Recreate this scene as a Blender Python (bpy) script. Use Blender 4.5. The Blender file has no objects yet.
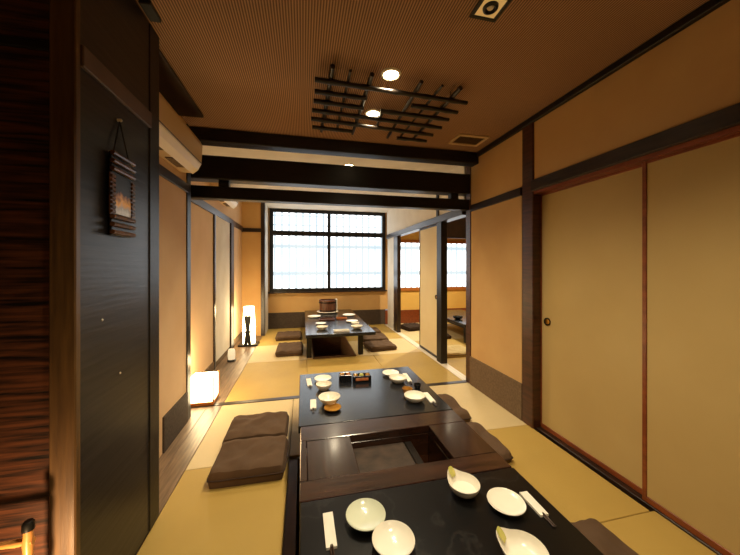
import bpy, bmesh, math, random
from mathutils import Vector, Matrix, noise
R = random.Random(7)
sc = bpy.context.scene
col = sc.collection
PI = math.pi

# ------------------------------------------------------------------ materials
def _nt(name):
    m = bpy.data.materials.new(name); m.use_nodes = True
    nt = m.node_tree; b = nt.nodes['Principled BSDF']
    return m, nt, b
def lin(c):
    f = lambda v: v/12.92 if v <= .04045 else ((v+.055)/1.055)**2.4
    return tuple(f(x/255.) for x in c) + (1,)
def N(nt, t, **kw):
    n = nt.nodes.new(t)
    for k, v in kw.items():
        if k in n.inputs: n.inputs[k].default_value = v
        else: setattr(n, k, v)
    return n
def ramp(nt, c0, c1, p0=0., p1=1.):
    r = nt.nodes.new('ShaderNodeValToRGB')
    r.color_ramp.elements[0].position = p0; r.color_ramp.elements[0].color = c0
    r.color_ramp.elements[1].position = p1; r.color_ramp.elements[1].color = c1
    return r
def mat_noise(name, c0, c1, rough=.6, scale=8., stretch=(1,1,1), bump=0., detail=4., spec=.5, coat=0., p0=.3, p1=.7, bscale=None):
    """two-tone noise material in object space"""
    m, nt, b = _nt(name)
    tc = N(nt, 'ShaderNodeTexCoord'); mp = N(nt, 'ShaderNodeMapping')
    mp.inputs['Scale'].default_value = stretch
    nt.links.new(tc.outputs['Object'], mp.inputs['Vector'])
    nz = N(nt, 'ShaderNodeTexNoise', Scale=scale, Detail=detail)
    nt.links.new(mp.outputs['Vector'], nz.inputs['Vector'])
    rp = ramp(nt, lin(c0), lin(c1), p0, p1)
    nt.links.new(nz.outputs['Fac'], rp.inputs['Fac']); nt.links.new(rp.outputs['Color'], b.inputs['Base Color'])
    b.inputs['Roughness'].default_value = rough
    b.inputs['Specular IOR Level'].default_value = spec
    b.inputs['Coat Weight'].default_value = coat
    b.inputs['Coat Roughness'].default_value = .12
    if bump:
        bp = N(nt, 'ShaderNodeBump', Strength=bump, Distance=.01)
        src = nz
        if bscale:
            src = N(nt, 'ShaderNodeTexNoise', Scale=bscale, Detail=3.)
            nt.links.new(mp.outputs['Vector'], src.inputs['Vector'])
        nt.links.new(src.outputs['Fac'], bp.inputs['Height']); nt.links.new(bp.outputs['Normal'], b.inputs['Normal'])
    return m
def mat_stripe(name, c0, c1, axis='X', scale=40., distort=0., rough=.6, bump=.3, spec=.5, mixnoise=0., nscale=3., dscale=1., p0=.2, p1=.8):
    """fine parallel stripes (weave, slats) in object space"""
    m, nt, b = _nt(name)
    tc = N(nt, 'ShaderNodeTexCoord')
    w = N(nt, 'ShaderNodeTexWave', wave_type='BANDS', bands_direction=axis, Scale=scale, Distortion=distort)
    w.inputs['Detail'].default_value = 2.; w.inputs['Detail Scale'].default_value = dscale
    nt.links.new(tc.outputs['Object'], w.inputs['Vector'])
    rp = ramp(nt, lin(c0), lin(c1), p0, p1)
    nt.links.new(w.outputs['Fac'], rp.inputs['Fac'])
    last = rp.outputs['Color']
    if mixnoise:
        nz = N(nt, 'ShaderNodeTexNoise', Scale=nscale, Detail=3.)
        nt.links.new(tc.outputs['Object'], nz.inputs['Vector'])
        r2 = ramp(nt, (1-mixnoise,)*3+(1,), (1,1,1,1), .3, .7)
        nt.links.new(nz.outputs['Fac'], r2.inputs['Fac'])
        mx = nt.nodes.new('ShaderNodeMixRGB'); mx.blend_type = 'MULTIPLY'; mx.inputs[0].default_value = 1
        nt.links.new(last, mx.inputs[1]); nt.links.new(r2.outputs['Color'], mx.inputs[2]); last = mx.outputs[0]
    nt.links.new(last, b.inputs['Base Color'])
    b.inputs['Roughness'].default_value = rough; b.inputs['Specular IOR Level'].default_value = spec
    if bump:
        bp = N(nt, 'ShaderNodeBump', Strength=bump, Distance=.004)
        nt.links.new(w.outputs['Fac'], bp.inputs['Height']); nt.links.new(bp.outputs['Normal'], b.inputs['Normal'])
    return m
def mat_emit(name, color, strength, base=(200,200,190)):
    m, nt, b = _nt(name)
    b.inputs['Base Color'].default_value = lin(base)
    b.inputs['Emission Color'].default_value = color + (1,)
    b.inputs['Emission Strength'].default_value = strength
    return m
def mat_metal(name, c, rough=.3):
    m, nt, b = _nt(name)
    b.inputs['Base Color'].default_value = lin(c); b.inputs['Metallic'].default_value = 1; b.inputs['Roughness'].default_value = rough
    return m

M = {}
M['tatami_gold_sheen'] = mat_stripe('tatami gold sheen', (180,148,72), (200,168,92), 'X', 90, .3, .55, .25, .35, .12, 2.5)  # golden tone: sheen of the weave direction put into the base colour
M['tatami_beige_sheen'] = mat_stripe('tatami beige sheen', (208,184,134), (226,204,156), 'Y', 90, .3, .55, .25, .35, .10, 2.5)  # same weave turned: its paler sheen painted as base colour
M['plank'] = mat_noise('grey brown floor plank', (92,72,54), (140,114,88), .38, 4, (14,1.2,14), .15, 5)
M['plaster'] = mat_noise('tan plaster', (198,157,102), (206,167,110), .9, 3, (1,1,1), .12, 5, .2, bscale=160)
M['yellow_plaster'] = mat_noise('yellow plaster', (222,178,92), (230,188,102), .9, 3, (1,1,1), .1, 5, .2)
M['pale_plaster'] = mat_noise('pale tan plaster', (214,178,136), (222,188,146), .85, 3, (1,1,1), .1, 5, .25, bscale=160)
M['white_plaster'] = mat_noise('pale plaster', (214,204,186), (226,218,202), .85, 4, (1,1,1), .08, 4, .2)
M['fusuma'] = mat_noise('fusuma paper', (188,160,102), (198,170,112), .75, 1.6, (1,1,1), .05, 4, .3, bscale=220)
M['cream_paper'] = mat_noise('cream screen paper', (222,200,152), (230,210,164), .75, 2, (1,1,1), .03, 4, .3)
M['dado'] = mat_noise('grey brown dado cloth', (104,84,62), (120,98,74), .9, 60, (1,1,1), .1, 3, .2)
M['dark_dado'] = mat_noise('dark dado cloth', (66,56,48), (84,72,62), .85, 50, (1,1,1), .1, 3, .2)
M['dark_wood'] = mat_noise('dark stained wood', (26,17,12), (52,34,24), .34, 5, (1.5,1.5,12), .08, 5, .5)
M['black_wood'] = mat_noise('black stained wood', (14,11,9), (28,22,18), .42, 5, (2,10,10), .08, 5, .4)
M['red_wood'] = mat_noise('red lacquered wood', (112,52,22), (140,70,32), .35, 6, (4,1,4), .04, 4)
M['orange_wood'] = mat_noise('orange pine', (160,92,34), (190,116,50), .45, 6, (1,6,6), .05, 4)
M['hearth_wood'] = mat_noise('polished walnut', (30,18,13), (68,42,30), .22, 3, (1.2,14,6), .05, 6, .5, .3)
M['hearth_side'] = mat_noise('polished walnut side grain', (28,17,12), (62,40,29), .22, 3, (14,1.2,6), .05, 6, .5, .3)
M['ceiling'] = mat_stripe('woven ceiling', (110,82,62), (184,142,106), 'X', 24, .0, .7, .35, .3, .10, 2.0)
M['panel'] = mat_noise('dark grained panel', (18,17,18), (43,39,38), .36, 3.0, (1.2,1.2,22), .10, 5, .45, 0., .3, .72)
M['screen_slats'] = mat_noise('striped wooden boarding', (14,8,6), (92,52,30), .42, 2.6, (1.6,1.6,30), .10, 5, .4, 0., .36, .66)
M['amber_wood'] = mat_noise('amber wood', (72,50,26), (100,72,38), .4, 5, (12,12,1), .05, 4)
M['stone'] = None
M['lacquer'] = mat_noise('black lacquer', (18,19,23), (29,31,36), .2, 3, (1,1,1), .0, 3, .7)
M['cushion'] = mat_stripe('brown cushion cloth', (86,66,50), (106,84,64), 'X', 60, 1., .9, .25, .15, .2, 6)
M['cushion_dark'] = mat_stripe('dark brown cushion cloth', (56,44,36), (74,58,48), 'X', 60, 1., .9, .25, .15, .2, 6)
M['cushion_pale'] = mat_noise('straw cushion cloth', (200,178,124), (216,196,142), .9, 30, (1,1,1), .2)
M['porcelain'] = mat_noise('cream porcelain', (246,240,222), (250,246,234), .18, 3, (1,1,1), 0, 2, .5)
M['porcelain_green'] = mat_noise('celadon porcelain', (214,220,196), (226,230,208), .18, 3, (1,1,1), 0, 2, .5)
M['glaze'] = mat_noise('amber glaze', (150,100,36), (190,140,60), .2, 20)
M['leafgreen'] = mat_noise('green yellow glaze', (176,180,80), (226,214,130), .25, 25)
M['paper'] = mat_noise('white paper', (236,230,214), (244,240,226), .8, 20)
M['chopstick'] = mat_noise('dark chopstick wood', (40,26,18), (66,44,30), .4, 20)
M['bamboo_dark'] = mat_noise('smoked bamboo', (16,12,9), (38,27,19), .34, 8, (1,1,1), .1)
M['plaque_wood'] = mat_noise('plaque wood', (40,26,16), (120,76,42), .35, 30, (1,1,1), .06)
M['bamboo'] = mat_noise('amber bamboo', (186,124,62), (216,152,84), .35, 12, (1,1,1), .06)
M['black'] = mat_noise('black plastic', (10,10,10), (18,17,16), .4, 10)
M['ac_body'] = mat_noise('beige plastic', (206,176,132), (212,184,140), .4, 2)
M['ac_vane'] = mat_noise('pale plastic', (232,214,180), (238,222,190), .3, 2)
M['white_metal'] = mat_noise('white enamel', (224,212,192), (230,220,200), .4, 5)
M['brass'] = mat_metal('aged brass', (190,140,62), .32)
M['iron'] = mat_metal('dark iron', (52,46,42), .4)
M['ash'] = mat_noise('grey brown ash', (50,40,33), (78,62,50), .7, 16, (1,1,1), .3)
M['pit'] = mat_noise('pit boards', (92,64,42), (120,86,58), .55, 4, (3,1,10), .05)
M['kraft'] = mat_noise('woven tub wood', (78,44,26), (118,72,44), .45, 6, (10,10,1), .1)
M['rail_wood'] = mat_noise('brown rail wood', (84,66,56), (104,82,70), .5, 6)
M['russet_wood'] = mat_noise('russet wood', (52,28,17), (84,46,27), .36, 5, (1.5,1.5,12), .06, 5)
M['soffit'] = mat_noise('dark brown soffit', (44,30,22), (62,44,34), .5, 6)
M['glow_lantern'] = mat_emit('lit lantern paper', (1.,.80,.45), 14.)
M['glow_tall'] = mat_emit('lit tall shade', (1.,.80,.45), 12.)
M['glow_bulb'] = mat_emit('lit downlight lens', (1.,.82,.5), 22.)
M['glow_small'] = mat_emit('faintly emissive vase body', (1.,.8,.5), .55)  # faint emission put into the vase body
def mat_stone():
    m, nt, b = _nt('black veined stone')
    tc = N(nt, 'ShaderNodeTexCoord')
    nz = N(nt, 'ShaderNodeTexNoise', Scale=2.2, Detail=5., Roughness=.55)
    nt.links.new(tc.outputs['Object'], nz.inputs['Vector'])
    # thin pale veins where the noise crosses its mean
    sb = N(nt, 'ShaderNodeMath', operation='SUBTRACT'); sb.inputs[1].default_value = .5
    ab = N(nt, 'ShaderNodeMath', operation='ABSOLUTE')
    nt.links.new(nz.outputs['Fac'], sb.inputs[0]); nt.links.new(sb.outputs[0], ab.inputs[0])
    rp = ramp(nt, lin((34,33,32)), lin((10,10,11)), 0., .014)
    nt.links.new(ab.outputs[0], rp.inputs['Fac']); nt.links.new(rp.outputs['Color'], b.inputs['Base Color'])
    b.inputs['Roughness'].default_value = .3; b.inputs['Specular IOR Level'].default_value = .4
    return m
M['stone'] = mat_stone()
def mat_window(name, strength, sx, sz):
    """frosted pane: daylight and silhouettes of an outside lattice painted into its emission"""
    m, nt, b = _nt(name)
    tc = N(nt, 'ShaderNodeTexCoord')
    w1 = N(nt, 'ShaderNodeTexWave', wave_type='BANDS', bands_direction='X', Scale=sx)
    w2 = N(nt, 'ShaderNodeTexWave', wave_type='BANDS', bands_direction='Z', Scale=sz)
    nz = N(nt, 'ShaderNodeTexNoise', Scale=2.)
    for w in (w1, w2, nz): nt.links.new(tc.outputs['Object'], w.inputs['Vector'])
    r1 = ramp(nt, (.245,.28,.295,1), (1,1,1,1), .10, .36); r2 = ramp(nt, (.25,.285,.30,1), (1,1,1,1), .02, .12)  # bar silhouettes dimmed into the glow, no lattice is built
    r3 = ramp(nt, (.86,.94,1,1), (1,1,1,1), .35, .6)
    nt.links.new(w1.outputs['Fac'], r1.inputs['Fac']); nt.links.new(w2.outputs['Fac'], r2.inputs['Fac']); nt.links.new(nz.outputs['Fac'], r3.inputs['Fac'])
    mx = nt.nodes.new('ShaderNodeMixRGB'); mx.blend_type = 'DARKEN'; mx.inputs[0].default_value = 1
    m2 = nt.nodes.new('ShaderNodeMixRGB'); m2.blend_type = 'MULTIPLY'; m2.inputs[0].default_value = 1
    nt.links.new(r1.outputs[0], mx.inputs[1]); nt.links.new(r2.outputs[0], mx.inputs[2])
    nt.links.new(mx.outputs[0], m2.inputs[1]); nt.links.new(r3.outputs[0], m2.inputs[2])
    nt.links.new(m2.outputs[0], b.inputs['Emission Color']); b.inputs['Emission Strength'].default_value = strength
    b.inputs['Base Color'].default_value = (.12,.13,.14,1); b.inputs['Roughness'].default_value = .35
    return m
M['pane'] = mat_window('emissive frosted pane', 3.0, 2.2, .55)
M['pane_top'] = mat_window('emissive upper pane', 3.0, 2.2, 1.6)
def mat_picture():
    """plain little plaque face: dark ground, amber shape above pale grey"""
    m, nt, b = _nt('plaque picture')
    tc = N(nt, 'ShaderNodeTexCoord'); sp = N(nt, 'ShaderNodeSeparateXYZ')
    nt.links.new(tc.outputs['Generated'], sp.inputs[0])
    nz = N(nt, 'ShaderNodeTexNoise', Scale=3.5, Detail=3.)
    nt.links.new(tc.outputs['Generated'], nz.inputs['Vector'])
    ad = N(nt, 'ShaderNodeMath', operation='ADD'); mu = N(nt, 'ShaderNodeMath', operation='MULTIPLY'); mu.inputs[1].default_value = .7
    nt.links.new(nz.outputs['Fac'], mu.inputs[0]); nt.links.new(mu.outputs[0], ad.inputs[0]); nt.links.new(sp.outputs['Z'], ad.inputs[1])
    r = nt.nodes.new('ShaderNodeValToRGB'); cr = r.color_ramp
    cr.elements[0].position = .3; cr.elements[0].color = lin((244,244,248))
    cr.elements[1].position = 1.25/1.3; cr.elements[1].color = lin((28,24,22))
    for p, c in ((.55,(190,186,190)), (.72,(250,186,80)), (.86,(170,110,44))):
        e = cr.elements.new(p); e.color = lin(c)
    nt.links.new(ad.outputs[0], r.inputs['Fac']); nt.links.new(r.outputs['Color'], b.inputs['Base Color'])
    b.inputs['Roughness'].default_value = .4
    return m
M['gold_plate'] = mat_emit('gold plate with added glow', (1.,.62,.2), .35, (200,150,70))  # emission added to brighten the plate, which is no lamp
M['picture'] = mat_picture()

# ------------------------------------------------------------------ mesh helpers
class MB:
    def __init__(s): s.bm = bmesh.new()
    def box(s, x0, x1, y0, y1, z0, z1, bev=0., seg=2, rot=None, piv=None):
        r = bmesh.ops.create_cube(s.bm, size=1.)
        vs = r['verts']
        c = Vector(((x0+x1)/2,(y0+y1)/2,(z0+z1)/2)); d = Vector((abs(x1-x0),abs(y1-y0),abs(z1-z0)))
        for v in vs: v.co = Vector((v.co.x*d.x, v.co.y*d.y, v.co.z*d.z)) + c
        if bev:
            es = list({e for v in vs for e in v.link_edges})
            r2 = bmesh.ops.bevel(s.bm, geom=es, offset=bev, segments=seg, affect='EDGES', profile=.5)
            vs = list(set(r2['verts']) | {v for v in vs if v.is_valid})
        if rot is not None:
            p = piv or c
            bmesh.ops.rotate(s.bm, verts=[v for v in vs if v.is_valid], cent=p, matrix=rot)
        return s
    def tube(s, p0, p1, r0, r1=None, n=10, cap=True):
        p0, p1 = Vector(p0), Vector(p1); r1 = r0 if r1 is None else r1
        ax = (p1-p0); L = ax.length
        q = Vector((0,0,1)).rotation_difference(ax.normalized()).to_matrix().to_4x4()
        mt = Matrix.Translation((p0+p1)/2) @ q
        bmesh.ops.create_cone(s.bm, cap_ends=cap, segments=n, radius1=r0, radius2=r1, depth=L, matrix=mt)
        return s
    def bamboo(s, p0, p1, r, nodes=5, n=10):
        """a slightly bent cane with swollen nodes"""
        p0, p1 = Vector(p0), Vector(p1)
        ax = (p1-p0).normalized(); u = ax.orthogonal().normalized(); w = ax.cross(u)
        rings = []; K = nodes*4
        for i in range(K+1):
            t = i/K; c = p0.lerp(p1, t)
            rr = r*(1.22 if i % 4 == 2 else 1.)*(1-.12*t)
            rings.append([s.bm.verts.new(c+(u*math.cos(2*PI*k/n)+w*math.sin(2*PI*k/n))*rr) for k in range(n)])
        for a, b in zip(rings, rings[1:]):
            for k in range(n): s.bm.faces.new((a[k], a[(k+1)%n], b[(k+1)%n], b[k]))
        s.bm.faces.new(rings[0][::-1]); s.bm.faces.new(rings[-1])
        return s
    def lathe(s, prof, n=36, cx=0, cy=0, deform=None):
        rings = []
        for (r, z) in prof:
            ring = []
            for k in range(n):
                a = 2*PI*k/n
                rr, zz = (r, z) if deform is None else deform(r, z, a)
                ring.append(s.bm.verts.new((cx+rr*math.cos(a), cy+rr*math.sin(a), zz)))
            rings.append(ring)
        for a, b in zip(rings, rings[1:]):
            for k in range(n): s.bm.faces.new((a[k], a[(k+1)%n], b[(k+1)%n], b[k]))
        s.bm.faces.new(rings[0][::-1]); s.bm.faces.new(rings[-1])
        return s
    def prism(s, pts, axis, a0, a1):
        """extrude polygon pts (2D) along axis 'x','y','z'"""
        def mk(p, a): return {'x':(a,p[0],p[1]), 'y':(p[0],a,p[1]), 'z':(p[0],p[1],a)}[axis]
        A = [s.bm.verts.new(mk(p, a0)) for p in pts]; B = [s.bm.verts.new(mk(p, a1)) for p in pts]
        n = len(pts)
        for k in range(n): s.bm.faces.new((A[k], A[(k+1)%n], B[(k+1)%n], B[k]))
        s.bm.faces.new(A[::-1]); s.bm.faces.new(B)
        return s
    def build(s, name, mat, parent=None, smooth=False, loc=None, rz=0.):
        bmesh.ops.recalc_face_normals(s.bm, faces=s.bm.faces[:])
        me = bpy.data.meshes.new(name); s.bm.to_mesh(me); s.bm.free()
        me.materials.append(M[mat] if isinstance(mat, str) else mat)
        if smooth:
            for p in me.polygons: p.use_smooth = True
            try: me.set_sharp_from_angle(angle=math.radians(42))
            except Exception: pass
        o = bpy.data.objects.new(name, me); col.objects.link(o)
        if parent is not None: o.parent = parent
        if loc is not None: o.location = loc
        o.rotation_euler.z = rz
        return o
def tag(o, label=None, cat=None, group=None, kind=None):
    if label: o['label'] = label
    if cat: o['category'] = cat
    if group: o['group'] = group
    if kind: o['kind'] = kind
    return o
def thing(name, label, cat, loc, rz=0., group=None):
    o = bpy.data.objects.new(name, None); o.empty_display_size = .05; col.objects.link(o)
    o.location = loc; o.rotation_euler.z = rz
    return tag(o, label, cat, group)
def struct(name, mb, mat, label=None, **kw):
    o = mb.build(name, mat, **kw); o['kind'] = 'structure'
    if label: o['label'] = label
    return o
def dup(root, loc, rz=None, label=None, group=None):
    r = root.copy(); col.objects.link(r); r.location = loc
    if rz is not None: r.rotation_euler.z = rz
    if label: r['label'] = label
    if group: r['group'] = group
    for ch in list(root.children):
        c = ch.copy(); col.objects.link(c); c.parent = r
        for g in list(ch.children):
            d = g.copy(); col.objects.link(d); d.parent = c
    return r

CEIL = 2.49; XR = 1.80; XL = -.735; YF = 6.5
# ------------------------------------------------------------------ floor, pits
NP = (-.09, 1.0, .45, 2.10)        # near leg pit
FP = (.14, .76, 4.35, 6.1)         # far leg pit
def floor_strips():
    b = MB()
    z0, z1 = -.5, -.032
    x0, x1, y0, y1 = -2.1, 4.6, -2.6, 6.7
    b.box(x0, x1, y0, NP[2], z0, z1)
    b.box(x0, NP[0], NP[2], NP[3], z0, z1); b.box(NP[1], x1, NP[2], NP[3], z0, z1)
    b.box(x0, x1, NP[3], FP[2], z0, z1)
    b.box(x0, FP[0], FP[2], FP[3], z0, z1); b.box(FP[1], x1, FP[2], FP[3], z0, z1)
    b.box(x0, x1, FP[3], y1, z0, z1)
    b.box(x0, x1, y0, y1, -.55, -.5)
    return b
struct('floor', floor_strips(), 'pit', 'brown boarded base under the mats with two sunken leg pits')
def pit_lining(n, P):
    b = MB(); t = .015
    x0, x1, y0, y1 = P
    b.box(x0, x0+(.055 if n == 1 else t), y0, y1, -.5, -.012); b.box(x1-t, x1, y0, y1, -.5, -.002)
    e = .055 if n == 1 else t
    b.box(x0+e, x1-t, y0, y0+t, -.5, -.002); b.box(x0+e, x1-t, y1-t, y1, -.5, -.002)
    return struct('trim_%d' % n, b, 'pit')
pit_lining(1, NP); pit_lining(2, FP)
# plank strip along the wall of the wood side, and the floor behind the camera
b = MB()
for k in range(3):
    xa = -1.12+k*.1283; b.box(xa+.001, xa+.1273, 1.72, 5.93, -.032, 0, .0015, 1)
struct('floor.001', b, 'plank', 'grey brown plank strip running beside the tatami')
b = MB(); b.box(-2.05, 1.95, -2.55, .34, -.032, 0)
struct('floor.002', b, 'tatami_beige_sheen')
b = MB(); b.box(-2.05, -.745, .34, 1.16, -.032, 0)
struct('floor.003', b, 'plank')

def mat_obj(x0, x1, y0, y1, m, label):
    b = MB(); b.box(-(x1-x0)/2+.0015, (x1-x0)/2-.0015, -(y1-y0)/2+.0015, (y1-y0)/2-.0015, 0, .032, .003, 1)
    o = b.build('tatami_mat', m, loc=((x0+x1)/2, (y0+y1)/2, -.032))
    return tag(o, label, 'mat', 'tatami mats')
mat_obj(XL, NP[0], .34, 1.23, 'tatami_beige_sheen', 'beige tatami mat beside the dark ribbed partition at the photo\'s bottom edge')
mat_obj(XL, NP[0], 1.23, 2.12, 'tatami_gold_sheen', 'golden tatami mat before the pair of brown cushions on the plank side')
mat_obj(XL, NP[0], 2.12, 3.03, 'tatami_beige_sheen', 'beige tatami mat with the pair of brown cushions, touching the plank strip')
mat_obj(NP[0], 1.0, 2.12, 3.03, 'tatami_beige_sheen', 'beige tatami mat largely hidden under the middle black table')
mat_obj(1.0, XR, 2.12, 3.03, 'tatami_beige_sheen', 'beige tatami mat beneath the grey brown dado of the short wall')
mat_obj(1.0, XR, 1.23, 2.12, 'tatami_gold_sheen', 'golden tatami mat beside the sliding door with the round pull')
mat_obj(1.0, 1.9, .34, 1.23, 'tatami_gold_sheen', 'golden tatami mat beside the sliding door without a pull')
mat_obj(XL, .05, 3.09, 4.27, 'tatami_gold_sheen', 'golden tatami mat past the dark threshold, beside the plank strip')
mat_obj(.05, 1.0, 3.09, 4.27, 'tatami_gold_sheen', 'golden tatami mat in front of the far table\'s leg pit')
mat_obj(1.0, XR-.03, 3.09, 4.27, 'tatami_gold_sheen', 'golden tatami mat beside the open track into the next room')
mat_obj(XL, FP[0], 4.27, 5.15, 'tatami_beige_sheen', 'beige tatami mat under the brown cushion at far table\'s plank side')
mat_obj(FP[1], XR-.03, 4.27, 5.15, 'tatami_beige_sheen', 'beige tatami mat between far table and cream sliding screen')
mat_obj(XL, FP[0], 5.15, 6.5, 'tatami_gold_sheen', 'golden tatami mat in the window corner by the tall lamp')
mat_obj(FP[1], XR-.03, 5.15, 6.5, 'tatami_gold_sheen', 'golden tatami mat in the window corner by the next room\'s opening')
mat_obj(FP[0], FP[1], 6.1, 6.5, 'tatami_beige_sheen', 'short tatami mat between far table pit and window wall')
mat_obj(1.87, 3.2, 3.09, 4.9, 'tatami_gold_sheen', 'golden tatami mat in the next room around the straw cushion')
mat_obj(1.87, 3.2, 4.9, 6.5, 'tatami_beige_sheen', 'beige tatami mat in the next room below its window')
mat_obj(3.2, 4.5, 3.09, 6.5, 'tatami_gold_sheen', 'golden tatami mat in the depth of the next room')
b = MB(); b.box(-1.12, 1.86, 3.03, 3.09, -.032, .004, .003, 1)
struct('trim_3', b, 'dark_wood', 'dark wooden threshold strip across the tatami')
b = MB()
b.box(1.77, 1.87, 3.09, 6.4, -.032, .006, .002, 1)
for xx in (1.79, 1.835): b.box(xx-.004, xx+.004, 3.1, 6.4, .004, .010)
struct('trim_4', b, 'white_metal', 'pale sliding track on the floor of the next room\'s opening')

# ------------------------------------------------------------------ ceiling
b = MB(); b.box(-2.1, 4.6, -2.6, 2.9, CEIL, CEIL+.08)
struct('ceiling', b, 'ceiling', 'brown woven slat ceiling over the near tables')
b = MB(); b.box(-1.15, 4.6, 2.9, 6.7, CEIL, CEIL+.08)
struct('ceiling.001', b, 'white_plaster', 'pale ceiling over the far table')
b = MB(); b.box(-.955, -.765, 1.72, 2.6, CEIL-.022, CEIL, .003, 1)
struct('trim_5', b, 'soffit', 'dark board on the ceiling above the air conditioner')
b = MB(); b.box(-.715, -.665, 1.52, 1.63, CEIL-.022, CEIL, .004, 1)
tag(b.build('ceiling_bracket', 'black'), 'small black bracket on the ceiling atop the ribbed partition', 'bracket')
# beams
b = MB(); b.box(-1.1, XR, 2.82, 2.94, 2.375, CEIL, .006, 1)
struct('beam', b, 'black_wood', 'black ceiling beam beyond the bamboo lattice')
b = MB(); b.box(-1.1, XR, 2.98, 3.12, 2.095, 2.31, .008, 1)
struct('beam.001', b, 'black_wood', 'thick black cross beam below the ceiling beam')
b = MB(); b.box(-1.1, XR, 3.0, 3.1, 1.92, 2.035, .006, 1)
struct('beam.002', b, 'black_wood', 'slim dark lower rail of the cross beam')
b = MB()
for x in (-.72, 1.63): b.box(x-.045, x+.045, 3.02, 3.09, 2.03, 2.10)
struct('trim_6', b, 'black_wood', 'short struts between the two cross beams')

# ------------------------------------------------------------------ right wall (fusuma side)
b = MB()
b.box(XR, XR+.12, -2.6, 2.19, 1.975, CEIL); b.box(XR, XR+.12, 2.19, 3.02, .30, CEIL)
struct('wall_right', b, 'plaster', 'tan plaster wall above and beside the sliding doors')
b = MB(); b.box(XR+.12, XR+.16, -2.6, 2.19, 0, 1.98)
struct('wall_right.001', b, 'dado')
b = MB(); b.box(XR-.012, XR+.1, 2.18, 2.98, 0, .31, .003, 1)
struct('baseboard_right', b, 'dado', 'grey brown dado below the tan wall')
b = MB(); b.box(XR-.012, XR+.12, 2.05, 2.175, 0, CEIL, .006, 1)
struct('trim_7', b, 'russet_wood', 'dark post between sliding door and short tan wall')
b = MB(); b.box(XR-.008, XR+.11, 2.97, 3.07, 0, CEIL, .006, 1)
struct('trim_8', b, 'russet_wood', 'dark corner post where the beams land')
b = MB(); b.box(XR-.028, XR+.12, -2.6, 2.06, 1.895, 1.982, .005, 1)
struct('trim_9', b, 'dark_wood', 'dark lintel over the sliding doors')
b = MB(); b.box(XR-.005, XR+.1, -2.6, 2.05, 1.872, 1.896)
struct('trim_10', b, 'red_wood')
b = MB(); b.box(XR-.018, XR+.1, 2.185, 2.97, 1.893, 1.962, .004, 1)
struct('trim_11', b, 'dark_wood', 'dark rail across the short tan wall')
b = MB(); b.box(XR-.03, XR+.1, -2.6, 2.97, CEIL-.045, CEIL, .004, 1)
struct('trim_12', b, 'black_wood', 'black moulding between ceiling and tan wall')
b = MB()
b.box(XR+.02, XR+.12, -2.6, 2.05, -.032, .012, .003, 1)
struct('baseboard_right.001', b, 'dark_wood', 'dark sill groove under the sliding doors')
def fusuma(n, y0, y1, x, handle_y=None, mat='fusuma', z1=1.88, side=-1, framemat='red_wood', fw=.022, label=None):
    z0 = .012
    b = MB(); b.box(x, x+.024, y0+fw*.7, y1-fw*.7, z0+.01, z1-.01)
    root = struct('door_%d' % n, b, mat, label)
    f = MB()
    f.box(x-.005, x+.028, y0, y0+fw, z0, z1, .002, 1); f.box(x-.005, x+.028, y1-fw, y1, z0, z1, .002, 1)
    f.box(x-.005, x+.028, y0+fw, y1-fw, z0, z0+fw*1.5, .002, 1); f.box(x-.005, x+.028, y0+fw, y1-fw, z1-fw, z1, .002, 1)
    f.build('door_frame', framemat, root)
    if handle_y is not None:
        h = MB()
        for (r0, xx) in ((.030, .009),):
            prof = [(.006,-.004), (.021,-.004), (.024,.006), (.030,.008), (.031,.0)]
            h.lathe(prof, 24)
        ho = h.build('door_pull', 'iron', root, True)
        ho.rotation_euler = (0, -PI/2, 0); ho.location = (x-.001, handle_y, .865)
        c = MB(); c.lathe([(.001,.0),(.019,.0),(.020,.002),(.001,.003)], 20)
        co = c.build('pull_cup', 'brass', ho, True); co['label'] = 'brass cup of the door pull'
    return root
fusuma(1, 1.27, 2.062, 1.865, 1.985, label='yellow paper sliding door with a round pull')
fusuma(2, .36, 1.29, 1.832, None, label='yellow paper sliding door without a visible pull')
fusuma(3, -.56, .38, 1.865, None)
fusuma(4, -1.5, -.54, 1.832, None)
fusuma(5, -2.5, -1.48, 1.865, None)

# ------------------------------------------------------------------ next room and its opening
b = MB(); b.box(XR, XR+.08, 3.11, 6.35, 1.97, CEIL)
struct('wall_right.002', b, 'white_plaster', 'pale plaster band above the opening to the next room')
b = MB(); b.box(XR-.03, XR+.10, 3.11, 6.3, 1.885, 1.975, .004, 1)
struct('trim_13', b, 'dark_wood', 'glossy head rail over the opening to the next room')
b = MB(); b.box(XR-.02, XR+.07, 3.66, 3.80, .006, 1.886, .005, 1)
b.box(XR-.02, XR+.05, 3.76, 3.82, 1.974, CEIL, .003, 1)
struct('trim_14', b, 'black_wood', 'black post beside the cream sliding screen')
b = MB(); b.box(XR+.001, XR+.05, 5.6, 6.3, 0, 1.89)
struct('wall_right.003', b, 'white_plaster')
b = MB(); b.box(XR-.012, XR+.06, 5.57, 5.82, 0, 1.89, .004, 1)
struct('trim_15', b, 'dark_wood')
fusuma(6, 3.80, 4.52, 1.825, 3.9, 'cream_paper', 1.884, framemat='dark_wood', label='cream sliding screen half open to the next room')
b = MB(); b.box(4.5, 4.6, 2.0, 6.6, 0, CEIL)
struct('wall_right.004', b, 'plaster')
b = MB(); b.box(1.92, 4.5, 3.0, 3.08, 0, CEIL)
struct('wall_near', b, 'plaster')
b = MB(); b.box(2.95, 4.5, 6.2, 6.28, 1.93, CEIL)
struct('wall_far.002', b, 'soffit', 'dark board above the next room window')
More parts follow.
